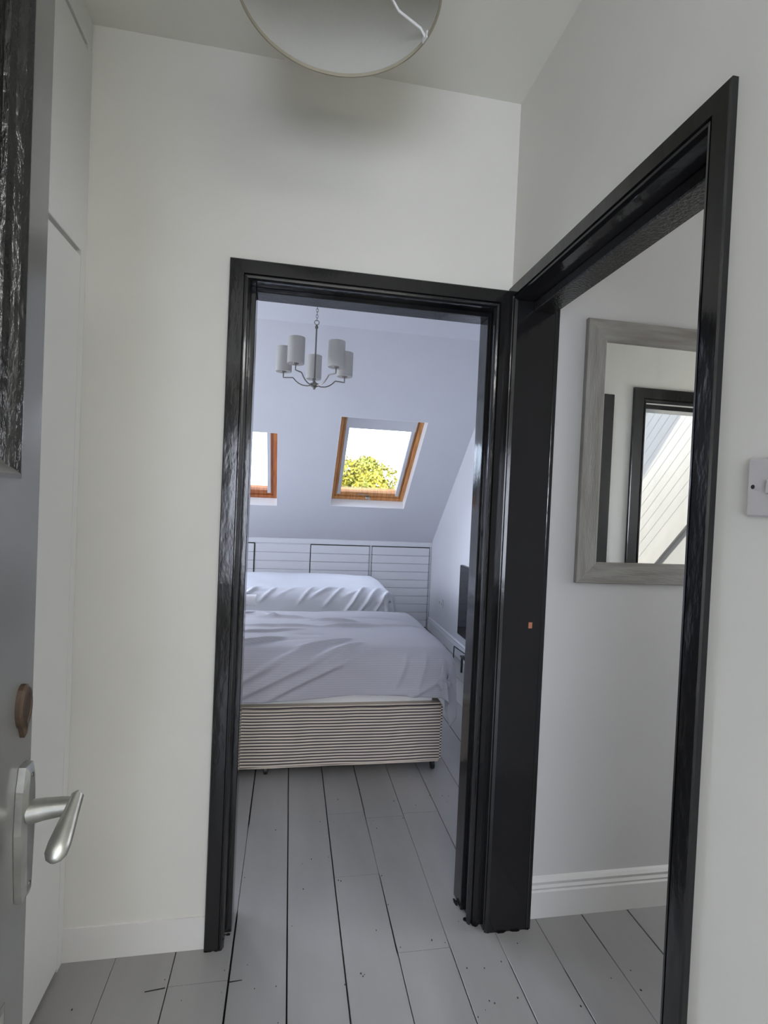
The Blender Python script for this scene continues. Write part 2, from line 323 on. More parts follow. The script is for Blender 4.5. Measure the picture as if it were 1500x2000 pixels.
# ------------------------------------------------------------------ knee wall: shiplap boards and eaves cupboard doors
kw = MB().box(BX0, XB, 5.7255, 5.84, 0, .99).build('wall_knee', 'cool', **STR)
def plank(mb, x0, x1, z0, z1, y, t, T=None): mb.cbox(x0, x1, y-t, y, z0, z1, .0022)
doors = [(-.86, -.36), (.238, .868), (.905, 1.545)]
segs = [(BX0, -.87), (-.345, .228), (.873, .900), (1.552, XB)]
PZ = [(.01 + k*.0895, .01 + (k+1)*.0895 - .003) for k in range(10)]
for (a, b) in segs:
    for (z0, z1) in PZ:
        m = MB(); plank(m, a, b, z0, z1, 5.725, .012); m.build('shiplap_board', 'cool', kw)
m = MB(); m.cbox(BX0, XB, 5.713, 5.725, .913, .965, .002); m.build('top_rail', 'cool', kw)
for (a, b), lab in zip(doors, ('white boarded eaves cupboard door at the left edge of the bedroom doorway view', 'white boarded eaves cupboard door behind the far bed, left of its pair', 'white boarded eaves cupboard door in the corner by the television wall')):
    t = thing('cupboard_door', ((a+b)/2, 5.72, .0), lab, 'cupboard door', 'eaves cupboard doors in the low bedroom wall')
    m = MB(); m.box(a-.008, b+.008, 5.716, 5.7249, .008, .911); m.build('shadow_gap', 'dirt_shade', t)  # dark backing paints the shade in the gap round the door
    fz = PZ if b < 1.4 or True else PZ
    for (z0, z1) in fz:
        m = MB(); plank(m, a, b, max(z0, .02), min(z1, .905), 5.7158, .016); m.build('door_board', 'cool', t)

# ------------------------------------------------------------------ skylights
def ST(p): return SL(p.x, p.y, p.z)
def skylight(n, hx0, hx1, s0, s1, wood, cass, handle):
    t = thing(f'window_{n}', SL((hx0+hx1)/2, s0, .085), None, None, kind='structure')
    h0, h1 = .098, .15; fw = .042
    for nm_, q in (('frame_side', (hx0, hx0+fw, s0, s1)), ('frame_side', (hx1-fw, hx1, s0, s1)), ('frame_rail', (hx0+fw, hx1-fw, s0, s0+fw)), ('frame_rail', (hx0+fw, hx1-fw, s1-fw, s1))):
        m = MB(); m.cbox(q[0], q[1], q[2], q[3], h0, h1+.05, .003, T=ST); m.build(nm_, wood, t)
    for q in ((hx0, hx1, s0, s0+.003), (hx1-.003, hx1, s0, s1), (hx0, hx0+.003, s0, s1), (hx0, hx1, s1-.003, s1)):
        m = MB(); m.box(q[0], q[1], q[2], q[3], -.0006, h0-.0005, T=ST); m.build('lit_reveal_facing', 'reveal', t)  # thin facings added to carry the sky's brightness on the reveal
    a0, a1, b0, b1 = hx0+fw+.003, hx1-fw-.003, s0+fw+.003, s1-fw-.003; sw = .036
    sash = MB(); sash.cbox(a0, a0+sw, b0, b1, h0+.012, h1+.03, .003, T=ST); sash.cbox(a1-sw, a1, b0, b1, h0+.012, h1+.03, .003, T=ST); sash.cbox(a0+sw, a1-sw, b0, b0+.055, h0+.012, h1+.03, .004, T=ST); sash.cbox(a0+sw, a1-sw, b1-.05, b1, h0+.012, h1+.03, .004, T=ST)
    sa = sash.build('sash', wood, t)
    m = MB(); m.box(a0+sw, a1-sw, b0+.05, b1-.045, h0+.040, h0+.046, T=ST); m.build('pane', 'glass', sa)
    for q in ((a0+sw*.55, a0+sw+.016), (a1-sw-.016, a1-sw*.55)):
        m = MB(); m.cbox(q[0], q[1], b0+.035, b1, h0-.004, h0+.030, .003, T=ST); m.build('blind_rail', 'rail', t)
    m = MB(); m.cbox(a0+sw*.5, a1-sw*.5, b1-cass, b1+.01, h0-.014, h0+.034, .006, T=ST); m.build('blind_cassette', 'blind', t)
    m = MB(); m.cbox(a0+sw+.016, a1-sw-.016, b1-cass-.012, b1-cass, h0+.004, h0+.018, .002, T=ST); m.build('blind_bar', 'nickel', t)
    if handle:
        cx = (hx0+hx1)/2; m = MB(); m.cbox(cx-.024, cx+.024, b0-.012, b0+.016, h0-.022, h0+.014, .007, T=ST)
        m.tube([SL(cx, b0+.014, h0-.010), SL(cx+.002, b0+.010, h0-.03), SL(cx+.028, b0+.006, h0-.034)], [.006, .007, .006], 8); m.tube([SL(cx-.10, b0+.034, h0+.006), SL(cx+.0, b0+.034, h0+.002)], .004, 8)
        m.build('window_handle', 'steel', t)
    return t
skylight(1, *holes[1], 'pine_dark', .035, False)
skylight(2, *holes[2], 'pine', .15, True)
skylight(3, *holes[0], 'pine', .04, False)  # unseen skylight, added for the bedroom fill to shine through

# ------------------------------------------------------------------ black doorway trims
def casing_prof(w, t=.018):   # (across, proud) from the outer edge to the inner edge
    return [(0, 0), (0, t-.003), (.003, t), (w*.72, t), (w*.76, t-.007), (w*.80, t-.007), (w*.83, t-.002), (w*.93, t-.003), (w, t-.012), (w, 0)]
def frame_mitred(u0, u1, v1, prof, T, w, vbot=0.0, parts=None):
    """three mitred lengths round an opening: returns left, head, right as MBs. T(u, v, d)"""
    out = []; n = len(prof)
    L = MB(); vs = [T(u0+a, vbot, d) for a, d in prof] + [T(u0+a, v1-a, d) for a, d in prof]
    L.add(vs, [(i, (i+1) % n, n+(i+1) % n, n+i) for i in range(n)] + [tuple(range(n-1, -1, -1)), tuple(range(n, 2*n))]); out.append(L)
    Hh = MB(); vs = [T(u0+a, v1-a, d) for a, d in prof] + [T(u1-a, v1-a, d) for a, d in prof]
    Hh.add(vs, [(i, (i+1) % n, n+(i+1) % n, n+i) for i in range(n)] + [tuple(range(n-1, -1, -1)), tuple(range(n, 2*n))]); out.append(Hh)
    Rr = MB(); vs = [T(u1-a, vbot, d) for a, d in prof] + [T(u1-a, v1-a, d) for a, d in prof]
    Rr.add(vs, [(i, (i+1) % n, n+(i+1) % n, n+i) for i in range(n)] + [tuple(range(n-1, -1, -1)), tuple(range(n, 2*n))]); out.append(Rr)
    return out
# bedroom doorway
t = thing('door_1', (.24, 1.66, 0), None, None, kind='structure')
P = casing_prof(.058)
for nm_, mb in zip(('casing_left', 'casing_head', 'casing_right'), frame_mitred(-.2055, .6915, 2.100, P, lambda u, v, d: Vector((u, YF-d, v)), .058)): mb.build('casing', 'gloss', t)
for nm_, mb in zip(range(3), frame_mitred(-.2055, .70, 2.100, P, lambda u, v, d: Vector((u, 1.80+d, v)), .058)): mb.build('casing', 'gloss', t)
YE = 1.785
m = MB(); m.box(DX0, -.148, YF-.002, YE+.015, 0, DH); m.build('lining', 'gloss', t)
m = MB(); m.box(.645, DX1, YF-.002, YE+.015, 0, DH); m.build('lining', 'gloss', t)
m = MB(); m.box(-.148, .645, YF-.002, YE+.015, 2.045, DH); m.build('lining', 'gloss', t)
m = MB(); m.cbox(-.149, -.131, 1.708, YE, 0, 2.046, .002); m.build('door_stop', 'gloss', t)
m = MB(); m.cbox(.631, .646, 1.708, YE, 0, 2.046, .002); m.build('door_stop', 'gloss', t)
m = MB(); m.cbox(-.131, .631, 1.708, YE, 2.030, 2.046, .002); m.build('door_stop', 'gloss', t)
# side room doorway
t = thing('door_2', (XR, 1.21, 0), None, None, kind='structure')
P = casing_prof(.052, .014)
for mb in frame_mitred(.765, 1.655, 2.110, P, lambda u, v, d: Vector((XR-d, u, v)), .052): mb.build('casing', 'gloss', t)
for mb in frame_mitred(.765, 1.655, 2.110, P, lambda u, v, d: Vector((XR+.13+d, u, v)), .052): mb.build('casing', 'gloss', t)
m = MB(); m.box(XR-.002, XR+.135, RY0, .817, 0, RH); m.build('lining', 'gloss', t)
lj = MB().box(XR-.002, XR+.145, 1.604, RY1, 0, RH).build('lining', 'gloss', t)
m = MB(); m.box(XR-.002, XR+.135, .817, 1.604, 2.055, RH); m.build('lining', 'gloss', t)
m = MB(); m.cbox(.745, .82, .8165, .830, 0, 2.056, .002); m.build('door_stop', 'gloss', t)
m = MB(); m.cbox(.745, .82, .830, 1.6035, 2.026, 2.0555, .003); m.build('door_stop', 'gloss2', t)
m = MB(); m.cbox(.779, .792, 1.6015, 1.6045, 1.001, 1.021, .001); m.build('strike_plate', 'bare', lj)
# black paint that ran onto the boards round the foot of the trims
pm = MB(); rn = random.Random(11)
def blob(cx, cy, rx, ry):
    rx *= .8; ry *= .62
    k = 14; pm.prism([(cx+rx*rn.uniform(.72, 1.15)*cos(2*pi*j/k), cy+ry*rn.uniform(.72, 1.15)*sin(2*pi*j/k)) for j in range(k)], .0003, .0020, lambda u, v, h: Vector((u, v, h)))
for c in ((-.190, 1.645, .018, .012), (-.165, 1.645, .016, .010), (-.140, 1.70, .010, .008), (.635, 1.668, .012, .014), (.66, 1.640, .014, .012), (.69, 1.612, .016, .010), (.735, 1.603, .022, .009), (.785, 1.603, .022, .008), (.825, 1.606, .014, .010), (.625, 1.745, .008, .03)): blob(*c)
pm.build('paint_drips', 'gloss', fl, kind='stuff')

# ------------------------------------------------------------------ side room: doorway seen in the mirror, black board, boarded stair wall
t = thing('door_3', (2.3, .61, 0), None, None, kind='structure')
P = casing_prof(.080, .018)
for mb in frame_mitred(1.870, 2.76, 2.098, P, lambda u, v, d: Vector((u, .61+d, v)), .062): mb.build('casing', 'gloss', t)
m = MB(); m.box(1.925, 1.937, .51, .612, 0, 2.01); m.build('lining', 'gloss', t)
m = MB(); m.box(2.675, 2.70, .51, .612, 0, 2.01); m.build('lining', 'gloss', t)
m = MB(); m.box(1.95, 2.675, .51, .612, 1.985, 2.01); m.build('lining', 'gloss', t)
MB().cbox(1.640, 1.745, .61, .632, 0, 2.045, .003).build('trim_1', 'gloss', **STR)
# wall beside the stair: boards laid along the rake
X0 = 2.75; rk = math.radians(45)
sw_ = MB().box(X0, X0+.1, -2.4, .51, -2, 3.0).build('wall_stair', 'side', **STR)
o0 = Vector((X0, -.254, 1.031)); dr = Vector((0, cos(rk), sin(rk))); nr = Vector((0, -sin(rk), cos(rk)))
def stair_board(a, b, th, name, mname):
    m = MB(); m.cbox(-th, 0, a, b, -1.6, 1.5, .0014, T=lambda p: o0 + Vector((p.x, 0, 0)) + nr*p.y + dr*p.z); m.build(name, mname, sw_)
stair_board(0, .085, .022, 'string_board', 'satin')
for k in range(15): stair_board(.088+k*.072, .088+(k+1)*.072-.0006, .011, 'stair_board', 'satin')
# unseen slab, placed so its edge cuts the sunlight on the stair wall
A = Vector((X0, -.03, 2.128)); B = Vector((X0, -.514, 1.59)); e = (A-B).normalized()
A1 = A - SUN_D*1.25; hi = A1 + e*2.1; lo = A1 - e*2.6; q = Vector((X0 - A1.x, 0, 0)); n_ = q.cross(e).normalized()*.06
if n_.z < 0: n_ = -n_
MB().add([lo, lo+q, hi+q, hi, lo+n_, lo+q+n_, hi+q+n_, hi+n_], [(0, 1, 2, 3), (4, 5, 6, 7), (0, 1, 5, 4), (1, 2, 6, 5), (2, 3, 7, 6), (3, 0, 4, 7)]).build('stair_sun_mask', 'satin', **STR)
qx = Vector((-.56, 0, 0)); q2 = Vector((1.0 - (A1.x-.56), 0, 0)); a_, b_ = lo+qx, hi+qx
def slab(p0, p1, v, name): MB().add([p0, p0+v, p1+v, p1, p0+n_, p0+v+n_, p1+v+n_, p1+n_], [(0, 1, 2, 3), (4, 5, 6, 7), (0, 1, 5, 4), (1, 2, 6, 5), (2, 3, 7, 6), (3, 0, 4, 7)]).build(name, 'satin', **STR)
slab(A1+e*.75, hi, qx, 'stair_sun_mask_top'); slab(lo, A1-e*1.35, qx, 'stair_sun_mask_bottom')  # unseen slabs added to narrow the opening and dim the stairwell
MB().add([a_, a_+q2, b_+q2, b_, a_+n_, a_+q2+n_, b_+q2+n_, b_+n_], [(0, 1, 2, 3), (4, 5, 6, 7), (0, 1, 5, 4), (1, 2, 6, 5), (2, 3, 7, 6), (3, 0, 4, 7)]).build('stair_sun_mask_left', 'satin', **STR)  # another added slab, unseen, holding sky light off the stairs
MB().prism([(-2.6, -2), (.53, -2), (.53, hi.z), (hi.y, hi.z), (lo.y, lo.z)], 1.0, 1.04, lambda u, v, h: Vector((h, u, v))).build('wall_stair_left', 'side', **STR)
MB().box(1.0, X0+.1, .55, .59, 2.78, 4.5).build('wall_stair_head', 'side', **STR)
MB().box(1.0, X0+.1, -2.7, -2.6, -2, 1.0).build('wall_stair_end', 'side', **STR)

# ------------------------------------------------------------------ built-in cupboard on the left of the hall
t = thing('built_in_cupboard', (XL-.03, .8, 0), 'tall white built-in cupboard with flush doors along the left hall wall', 'cupboard')
m = MB(); m.box(XL-.05, XL-.022, .02, YF, 0, ZC); m.build('carcass', 'cup', t)
m = MB(); m.cbox(XL-.024, XL, .04, 1.624, .012, 2.044, .002); d_ = m.build('lower_door', 'cup', t)
m = MB(); m.cbox(XL-.024, XL, .04, 1.632, 2.060, 2.615, .002); m.build('upper_door', 'cup', t)
m = MB(); m.cbox(XL-.024, XL, .04, 1.655, 2.632, ZC, .002); m.build('fascia', 'cup', t)
m = MB(); m.box(XL-.024, XL-.0003, 1.6245, 1.659, 0, 2.630); m.build('scribe_strip', 'cup', t)

# ------------------------------------------------------------------ grey door standing open beside the camera
FX = -.34; YD = .797
t = thing('open_door', (FX-.02, .03, 0), 'grey painted panelled door standing open at the left edge, seen almost edge-on', 'door')
S0 = .052
def DT(u, v, d): return Vector((FX+d, YD-u, v))      # u from the latch edge towards the hinge
m = MB(); m.box(FX-.042, FX, YD-S0-.0, YD, .008, 2.10); m.build('stile', 'doorgrey', t)
m = MB(); m.cbox(FX-.042, FX, .03, .03+.10, .008, 2.10, .0025); m.build('stile', 'doorgrey', t)
m = MB(); m.box(FX-.042, FX, .13, YD-S0, .72, 1.400); m.build('lock_rail', 'doorgrey', t)
m = MB(); m.cbox(FX-.042, FX, .13, YD-S0, .008, .20, .0015); m.build('bottom_rail', 'doorgrey', t)
m = MB(); m.cbox(FX-.042, FX, .13, YD-S0, 2.04, 2.10, .0015); m.build('top_rail', 'doorgrey', t)
def panel(z0, z1, mname):
    y0, y1 = .13, YD-S0
    # bolection moulding: sloped step down into the panel, mitred
    pr = [(0, .001), (.006, .003), (.012, -.002), (.018, -.010), (.026, -.014), (.028, -.022), (0, -.022)]
    n = len(pr); ring = [[Vector((FX+d, yy, zz)) for (a, d) in pr for yy, zz in [((y1-a) if cy else (y0+a), (z1-a) if cz else (z0+a))]] for cy, cz in ((1, 0), (1, 1), (0, 1), (0, 0))]
    m = MB(); m.add([p for r in ring for p in r], [(k*n+i, k*n+(i+1) % n, ((k+1) % 4)*n+(i+1) % n, ((k+1) % 4)*n+i) for k in range(4) for i in range(n)])
    m.f = []; nn = [(0, mname), (1, mname+'_side'), (2, mname), (3, mname+'_side')]
    for k, mn in ((0, 'side'), (1, 'rail'), (2, 'side'), (3, 'rail')):
        q = MB(); q.add(m.v, [(k*n+i, k*n+(i+1) % n, ((k+1) % 4)*n+(i+1) % n, ((k+1) % 4)*n+i) for i in range(n)])
        q.build('panel_moulding', 'gloss2' if (mn == 'side' and z0 > 1) else mname, t)  # upper side mouldings blackened: a dark reflection in grey paint, put into colour
    m = MB(); m.box(FX-.030, FX-.020, y0+.02, y1-.02, z0+.02, z1-.02); return m
panel(1.400, 2.04, 'doorgrey').build('upper_panel', 'gloss2', t, label='black glossy upper panel')
panel(.20, .72, 'doorgrey').build('lower_panel', 'doorgrey', t)
# lever handle on its backplate
yc = .773; lh = thing('lever_handle', (FX, yc, .92), None, None); lh.parent = t; lh.location = Vector((FX, yc, .92)) - t.location
Z0, Z1 = .836, 1.026
def plate(k, d0, d1):
    o_ = [(-.011, Z0), (-.0155*1.0, Z0+.045), (-.019, (Z0+Z1)/2), (-.0165, Z1-.038), (-.010, Z1-.008), (.010, Z1-.008), (.0165, Z1-.038), (.019, (Z0+Z1)/2), (.0155, Z0+.045), (.011, Z0)]
    c = Vector((0, (Z0+Z1)/2)); n = len(o_); vs = []
    for kk, d in ((1, d0), (1, d1), (k, d1+.004)):
        vs += [Vector((FX+d, yc+u*kk, c.y+(v-c.y)*(1-(1-kk)*.25))) for u, v in o_]
    m = MB(); m.add(vs, [(i, (i+1) % n, n+(i+1) % n, n+i) for i in range(n)] + [(n+i, n+(i+1) % n, 2*n+(i+1) % n, 2*n+i) for i in range(n)] + [tuple(range(n-1, -1, -1)), tuple(range(2*n, 3*n))])
    return m
plate(.55, .0005, .0095).build('backplate', 'steel', lh)
m = MB(); zh = .957
m.tube([(FX+.012, yc, zh-.004), (FX+.030, yc, zh-.001), (FX+.050, yc, zh+.001), (FX+.066, yc-.001, zh+.002)], [.0155, .0140, .0125, .0112], 18)
m.build('spindle_neck', 'steel', lh)
# the grip widens towards a rounded end
GA, GB = Vector((-.2690, .7705, .9745)), Vector((-.2735, .7125, .9270)); gl = GB-GA
gp = [GA+gl*q for q in (-.06, .0, .12, .32, .55, .78, .94, 1.04, 1.08)]
gr_ = [(.003, .004), (.0078, .0085), (.0085, .0088), (.0100, .0092), (.0122, .0100), (.0140, .0105), (.0135, .0098), (.0090, .0060), (.003, .002)]
m = MB(); vs = []; n = 16
for i, p in enumerate(gp):
    tg = (gp[min(i+1, len(gp)-1)] - gp[max(i-1, 0)]).normalized(); a_ = Vector((1, 0, 0)); a_ = (a_ - tg*a_.dot(tg)).normalized(); b_ = tg.cross(a_)
    for j in range(n): w_ = 2*pi*j/n; vs.append(p + a_*gr_[i][0]*cos(w_) + b_*gr_[i][1]*sin(w_))
m.add(vs, [(i*n+j, i*n+(j+1) % n, (i+1)*n+(j+1) % n, (i+1)*n+j) for i in range(len(gp)-1) for j in range(n)] + [tuple(range(n)), tuple((len(gp)-1)*n+j for j in range(n))], True)
m.build('grip', 'steel', lh)
m = MB()
for zz in (Z1-.022, Z0+.02): m.lathe([(0, .0148), (.0028, .0144), (.0034, .0130)], (FX, yc, zz), 12, 'X')
m.build('plate_screws', 'nickel', lh)
yl, zl = .764, 1.100
m = MB(); k = 20; out = [((.016*cos(2*pi*j/k)), (.030*sin(2*pi*j/k)) - (.012 if j == 15 else 0)) for j in range(k)]
vs = [Vector((FX+d, yl+u*s_, zl+v*s_)) for d, s_ in ((0, 1), (.006, 1), (.0088, .85), (.0092, .6), (.0080, .56)) for u, v in out]
m.add(vs, [(i*k+j, i*k+(j+1) % k, (i+1)*k+(j+1) % k, (i+1)*k+j) for i in range(4) for j in range(k)] + [tuple(4*k+j for j in range(k))]); m.build('lock_cylinder', 'brass', t, label='worn brown brass lock rose')

# ------------------------------------------------------------------ framed mirror in the side room
mx0, mx1, mz0, mz1 = .963, 1.543, 1.146, 2.042; fw = .072; YM = YF
t = thing('wall_mirror', ((mx0+mx1)/2, YM, mz0), 'rectangular mirror in a grey-washed wooden frame on the side room wall', 'mirror')
pr = [(0, 0), (0, .016), (.002, .018), (fw-.004, .018), (fw, .014), (fw, 0)]; n = len(pr)
cs = [(mx0, mz0, 1, 1), (mx1, mz0, -1, 1), (mx1, mz1, -1, -1), (mx0, mz1, 1, -1)]
for k in range(4):
    a, b = cs[k], cs[(k+1) % 4]
    vs = [Vector((c[0]+c[2]*u, YM-d, c[1]+c[3]*u)) for c in (a, b) for u, d in pr]
    m = MB(); m.add(vs, [(i, (i+1) % n, n+(i+1) % n, n+i) for i in range(n)] + [tuple(range(n-1, -1, -1)), tuple(range(n, 2*n))]); m.build('frame_rail', 'washed_h' if k % 2 == 0 else 'washed', t)
m = MB(); m.box(mx0+fw-.004, mx1-fw+.004, YM-.008, YM-.004, mz0+fw-.004, mz1-fw+.004); m.build('mirror_glass', 'mirror', t)

# ------------------------------------------------------------------ wall switch on the right wall
t = thing('light_switch', (XR, .654, 1.437), 'square pale plastic wall plate cut by the right edge, beside the black door trim', 'light switch')
m = MB(); m.cbox(XR-.009, XR, .610, .697, 1.393, 1.481, .003); m.build('switch_plate', 'plastic', t)
for yy in (.686, .621):
    m = MB(); m.lathe([(0, -.0093), (.0032, -.0094), (.0036, -.0086)], (XR, yy, 1.438), 14, 'X'); m.build('screw', 'dirt_shade', t)
m = MB(); m.cbox(XR-.013, XR-.008, .645, .662, 1.427, 1.449, .002); m.build('rocker', 'plastic', t)

# ------------------------------------------------------------------ hall pendant shade
LC = Vector((.055, 1.08, 2.40)); LR = .205; LH = .20
t = thing('pendant_lamp', (LC.x, LC.y, ZC), 'pale drum lampshade hanging from the hall ceiling, cut off by the top edge', 'lamp')
m = MB(); m.lathe([(LR, 0), (LR, LH), (LR-.0016, LH), (LR-.0016, 0), (LR, 0)], LC, 72); m.build('lamp_shade', 'pendant', t)
m = MB(); m.lathe([(LR+.0012, .000), (LR+.0016, .003), (LR+.0012, .007), (LR-.0026, .007), (LR-.0034, .003), (LR-.0026, -.0008), (LR+.0012, 0)], LC, 72); m.build('rim', 'hem', t)
m = MB()
for a_ in (.30, .30+pi):
    dd = Vector((cos(a_), sin(a_), 0)); q = LC
    m.tube([q+dd*(LR-.003)+Vector((0, 0, .004)), q+dd*(LR-.016)+Vector((0, 0, .018)), q+dd*(LR-.070)+Vector((0, 0, .030)), q+dd*(LR-.092)+Vector((0, 0, .052)), q+dd*(LR-.100)+Vector((0, 0, .090)), q+dd*.022+Vector((0, 0, .125))], .0028, 8)
    m.box(-.009, .009, -.0015, .0015, -.003, .012, T=lambda p: q+dd*(LR-.004)+Vector((-sin(a_)*p.x+cos(a_)*p.y, cos(a_)*p.x+sin(a_)*p.y, p.z)))
m.tube([LC+Vector((.023*cos(2*pi*j/20), .023*sin(2*pi*j/20), .125)) for j in range(20)], .003, 8, closed=True)
m.build('shade_carrier', 'ringw', t)
m = MB(); m.lathe([(0, .085), (.014, .085), (.017, .09), (.019, .15), (.012, .17), (.004, .18), (0, .18)], LC, 20); m.tube([LC+Vector((0, 0, .175)), Vector((LC.x, LC.y, ZC-.02))], .0032, 8); m.lathe([(0, -.03), (.02, -.028), (.04, -.012), (.045, 0)], (LC.x, LC.y, ZC), 24); m.build('cable_and_holder', 'ringw', t)

# ------------------------------------------------------------------ bedroom chandelier
CC = Vector((.115, 3.30, 2.09))
t = thing('chandelier', (CC.x, CC.y, ZB), 'five-arm nickel chandelier with white drum shades hanging in the bedroom', 'chandelier')
m = MB(); m.lathe([(0, -.022), (.006, -.022), (.008, -.012), (.012, -.008), (.026, .0), (.028, .006), (.026, .014), (.012, .020), (.008, .026), (0, .026)], CC, 20); m.build('hub', 'nickel', t)
m = MB(); m.tube([CC+Vector((0, 0, .02)), CC+Vector((0, 0, .355))], .0048, 10); m.lathe([(0, .350), (.009, .352), (.011, .362), (.006, .372), (0, .376)], CC, 12); m.build('stem', 'nickel', t)
m = MB(); q = CC+Vector((0, 0, .389)); m.tube([q+Vector((.014*cos(2*pi*j/16), 0, .014*sin(2*pi*j/16))) for j in range(16)], .0024, 6, closed=True); m.build('ring', 'nickel', t)
m = MB(); z = .408; k = 0
while CC.z+z < ZB-.03:
    q = CC+Vector((0, 0, z)); m.tube([q+Vector((.006*cos(w_)*(k % 2), .006*cos(w_)*((k+1) % 2), .012*sin(w_))) for w_ in [2*pi*j/10 for j in range(10)]], .0017, 5, closed=True); z += .0185; k += 1
m.build('chain', 'nickel', t)
m = MB(); m.lathe([(0, -.035), (.012, -.033), (.05, -.012), (.055, 0)], (CC.x, CC.y, ZB), 24); m.build('ceiling_rose', 'nickel', t)
R5 = .20; ZH = .085
for k in range(5):
    a_ = math.radians(90+72*k); dd = Vector((cos(a_), sin(a_), 0))
    pts = [(.018, .004), (.045, .000), (.075, .004), (.098, .014), (.118, .029), (.134, .046), (.139, .050), (.190, .050), (R5, .050), (R5, .060), (R5, ZH)]
    m = MB(); m.tube([CC+dd*r_+Vector((0, 0, z_)) for r_, z_ in pts], .0036, 8); arm = m.build('arm', 'nickel', t)
    q = CC+dd*R5+Vector((0, 0, ZH)); m = MB(); m.lathe([(0, -.002), (.016, -.002), (.018, .002), (.014, .008), (.009, .014), (.009, .045), (0, .046)], q, 16); m.build('candle_cup', 'nickel', arm)
    m = MB(); m.lathe([(.047, 0), (.050, .002), (.050, .152), (.048, .152), (.048, .004), (.015, .006), (.015, .003), (.047, 0)], q, 32); m.build('lamp_shade', 'lampshade', t)

# ------------------------------------------------------------------ beds
def bb_out(b, b0, b1, w_): return b < min(b0, b1)-3*w_ or b > max(b0, b1)+3*w_
def seg_ridge(a, b, segs_):
    h = 0.
    for (a0, b0, a1, b1, w_, am) in segs_:
        w_ = max(w_, .0165)
        if a < min(a0, a1)-3*w_ or a > max(a0, a1)+3*w_ or bb_out(b, b0, b1, w_): continue
        dx, dy = a1-a0, b1-b0; L2 = dx*dx+dy*dy; tt = max(0, min(1, ((a-a0)*dx+(b-b0)*dy)/L2)); ex, ey = a-a0-dx*tt, b-b0-dy*tt
        d2 = (ex*ex+ey*ey)/(w_*w_)
        if d2 < 9: h += 1.35*am*math.exp(-d2*1.25)*min(1, 4*tt*(1-tt)+.15)
    return h
def make_bed(y0, y1, zt, seed, label_bed, label_duvet, fold, dmat):
    XH, XF = -1.07, .83
    t = thing('divan_bed', ((XH+XF)/2, (y0+y1)/2, 0), label_bed, 'bed', 'single divan beds in the bedroom')
    m = MB(); b = bmesh.new(); bmesh.ops.create_cube(b, size=1)
    for v in b.verts: v.co = Vector(((XH+XF)/2+v.co.x*(XF-XH), (y0+y1)/2+v.co.y*(y1-y0), .2+v.co.z*.31))
    bmesh.ops.bevel(b, geom=list(b.edges), offset=.014, segments=3, affect='EDGES'); b.verts.index_update()
    m.add([v.co.copy() for v in b.verts], [tuple(v.index for v in q.verts) for q in b.faces], True); b.free(); m.build('divan_base', 'divan', t)
    b = bmesh.new(); bmesh.ops.create_cube(b, size=1)
    for v in b.verts: v.co = Vector(((XH+XF)/2+v.co.x*(XF-XH-.01), (y0+y1)/2+v.co.y*(y1-y0-.01), .355+(zt-.02-.355)/2+v.co.z*(zt-.02-.355)))
    bmesh.ops.bevel(b, geom=list(b.edges), offset=.045, segments=4, affect='EDGES'); b.verts.index_update()
    m = MB(); m.add([v.co.copy() for v in b.verts], [tuple(v.index for v in q.verts) for q in b.faces], True); b.free(); m.build('mattress', 'sheet', t)
    for (cx, cy) in ((XF-.04, y0+.03), (-.07, y0+.05), (XH+.05, y0+.04), (XF-.04, y1-.04), (XH+.05, y1-.04)):
        m = MB(); m.lathe([(0, -.010), (.020, -.010), (.024, -.007), (.024, .007), (.020, .010), (0, .010)], (cx, cy, .0245), 16, 'X')
        m.tube([(cx, cy, .05), (cx, cy, .028)], .006, 8); m.box(cx-.013, cx+.013, cy-.005, cy+.005, .030, .052); m.build('castor', 'castor', t)
    # duvet laid over the mattress
    rnd = random.Random(seed); r = .088; q = pi*r/2
    A0, A1 = -1.06, XF-.055+.37; B0, B1 = y0+.04-.285, y1-.04+.25; NA, NB = 330, 220
    cx1, cy0, cy1 = XF-.038, y0+.04, y1-.04
    segs_ = list(fold)
    for k in range(22):   # soft creases drifting across the cloth
        a = rnd.uniform(-1, .9); bb = rnd.uniform(B0, B1); an = rnd.uniform(-.3, .5); L = rnd.uniform(.12, .4); segs_.append((a, bb, a+L*cos(an), bb+L*sin(an), rnd.uniform(.014, .03), rnd.uniform(-.004, .005)))
    P_ = []
    for i in range(NA+1):
        for j in range(NB+1):
            a = A0+(A1-A0)*i/NA; bb = B0+(B1-B0)*j/NB
            hem = .02*sin(a*3.1+seed)+.012*sin(a*7.3)
            if bb < cy0: bb = cy0+(bb-cy0)*(1-.10*math.exp(-((a-.42)/.25)**2))
            da = max(0, a-cx1); db = (cy0-bb) if bb < cy0 else (bb-cy1) if bb > cy1 else 0; d = math.hypot(da, db)
            bx, by = min(a, cx1), min(max(bb, cy0), cy1)
            ux, uy = (da/d, (-1 if bb < cy0 else 1)*db/d) if d > 1e-6 else (0, 0)
            if d < q: ho, ve = r*sin(d/r), r*(1-cos(d/r))
            else: ho, ve = r+.012*min(1, (d-q)/.2), r+(d-q)
            # soft folds in the hanging corner
            if da > 0 and db > 0 and d > q*.6:
                ho += .022*sin(math.atan2(db, da)*9+1.2*d/q)*min(1, (d-q*.6)/.15); ve = min(ve, r+.35+.1*(ve-r-.35)) if ve > r+.35 else ve
            inx = max(0, min(1, (cx1-a)/.5)); iny = max(0, 1-abs((bb-(cy0+cy1)/2)/((cy1-cy0)/2+.05))**2.4) if d < q else 0
            cr_ = .045*iny*(1-math.exp(-3*max(0, cx1+.05-a)/.25))
            P_.append([Vector((bx+ux*ho, by+uy*ho, zt+cr_-ve)), a, bb, d, ux, uy])
    W = NB+1; vs = []
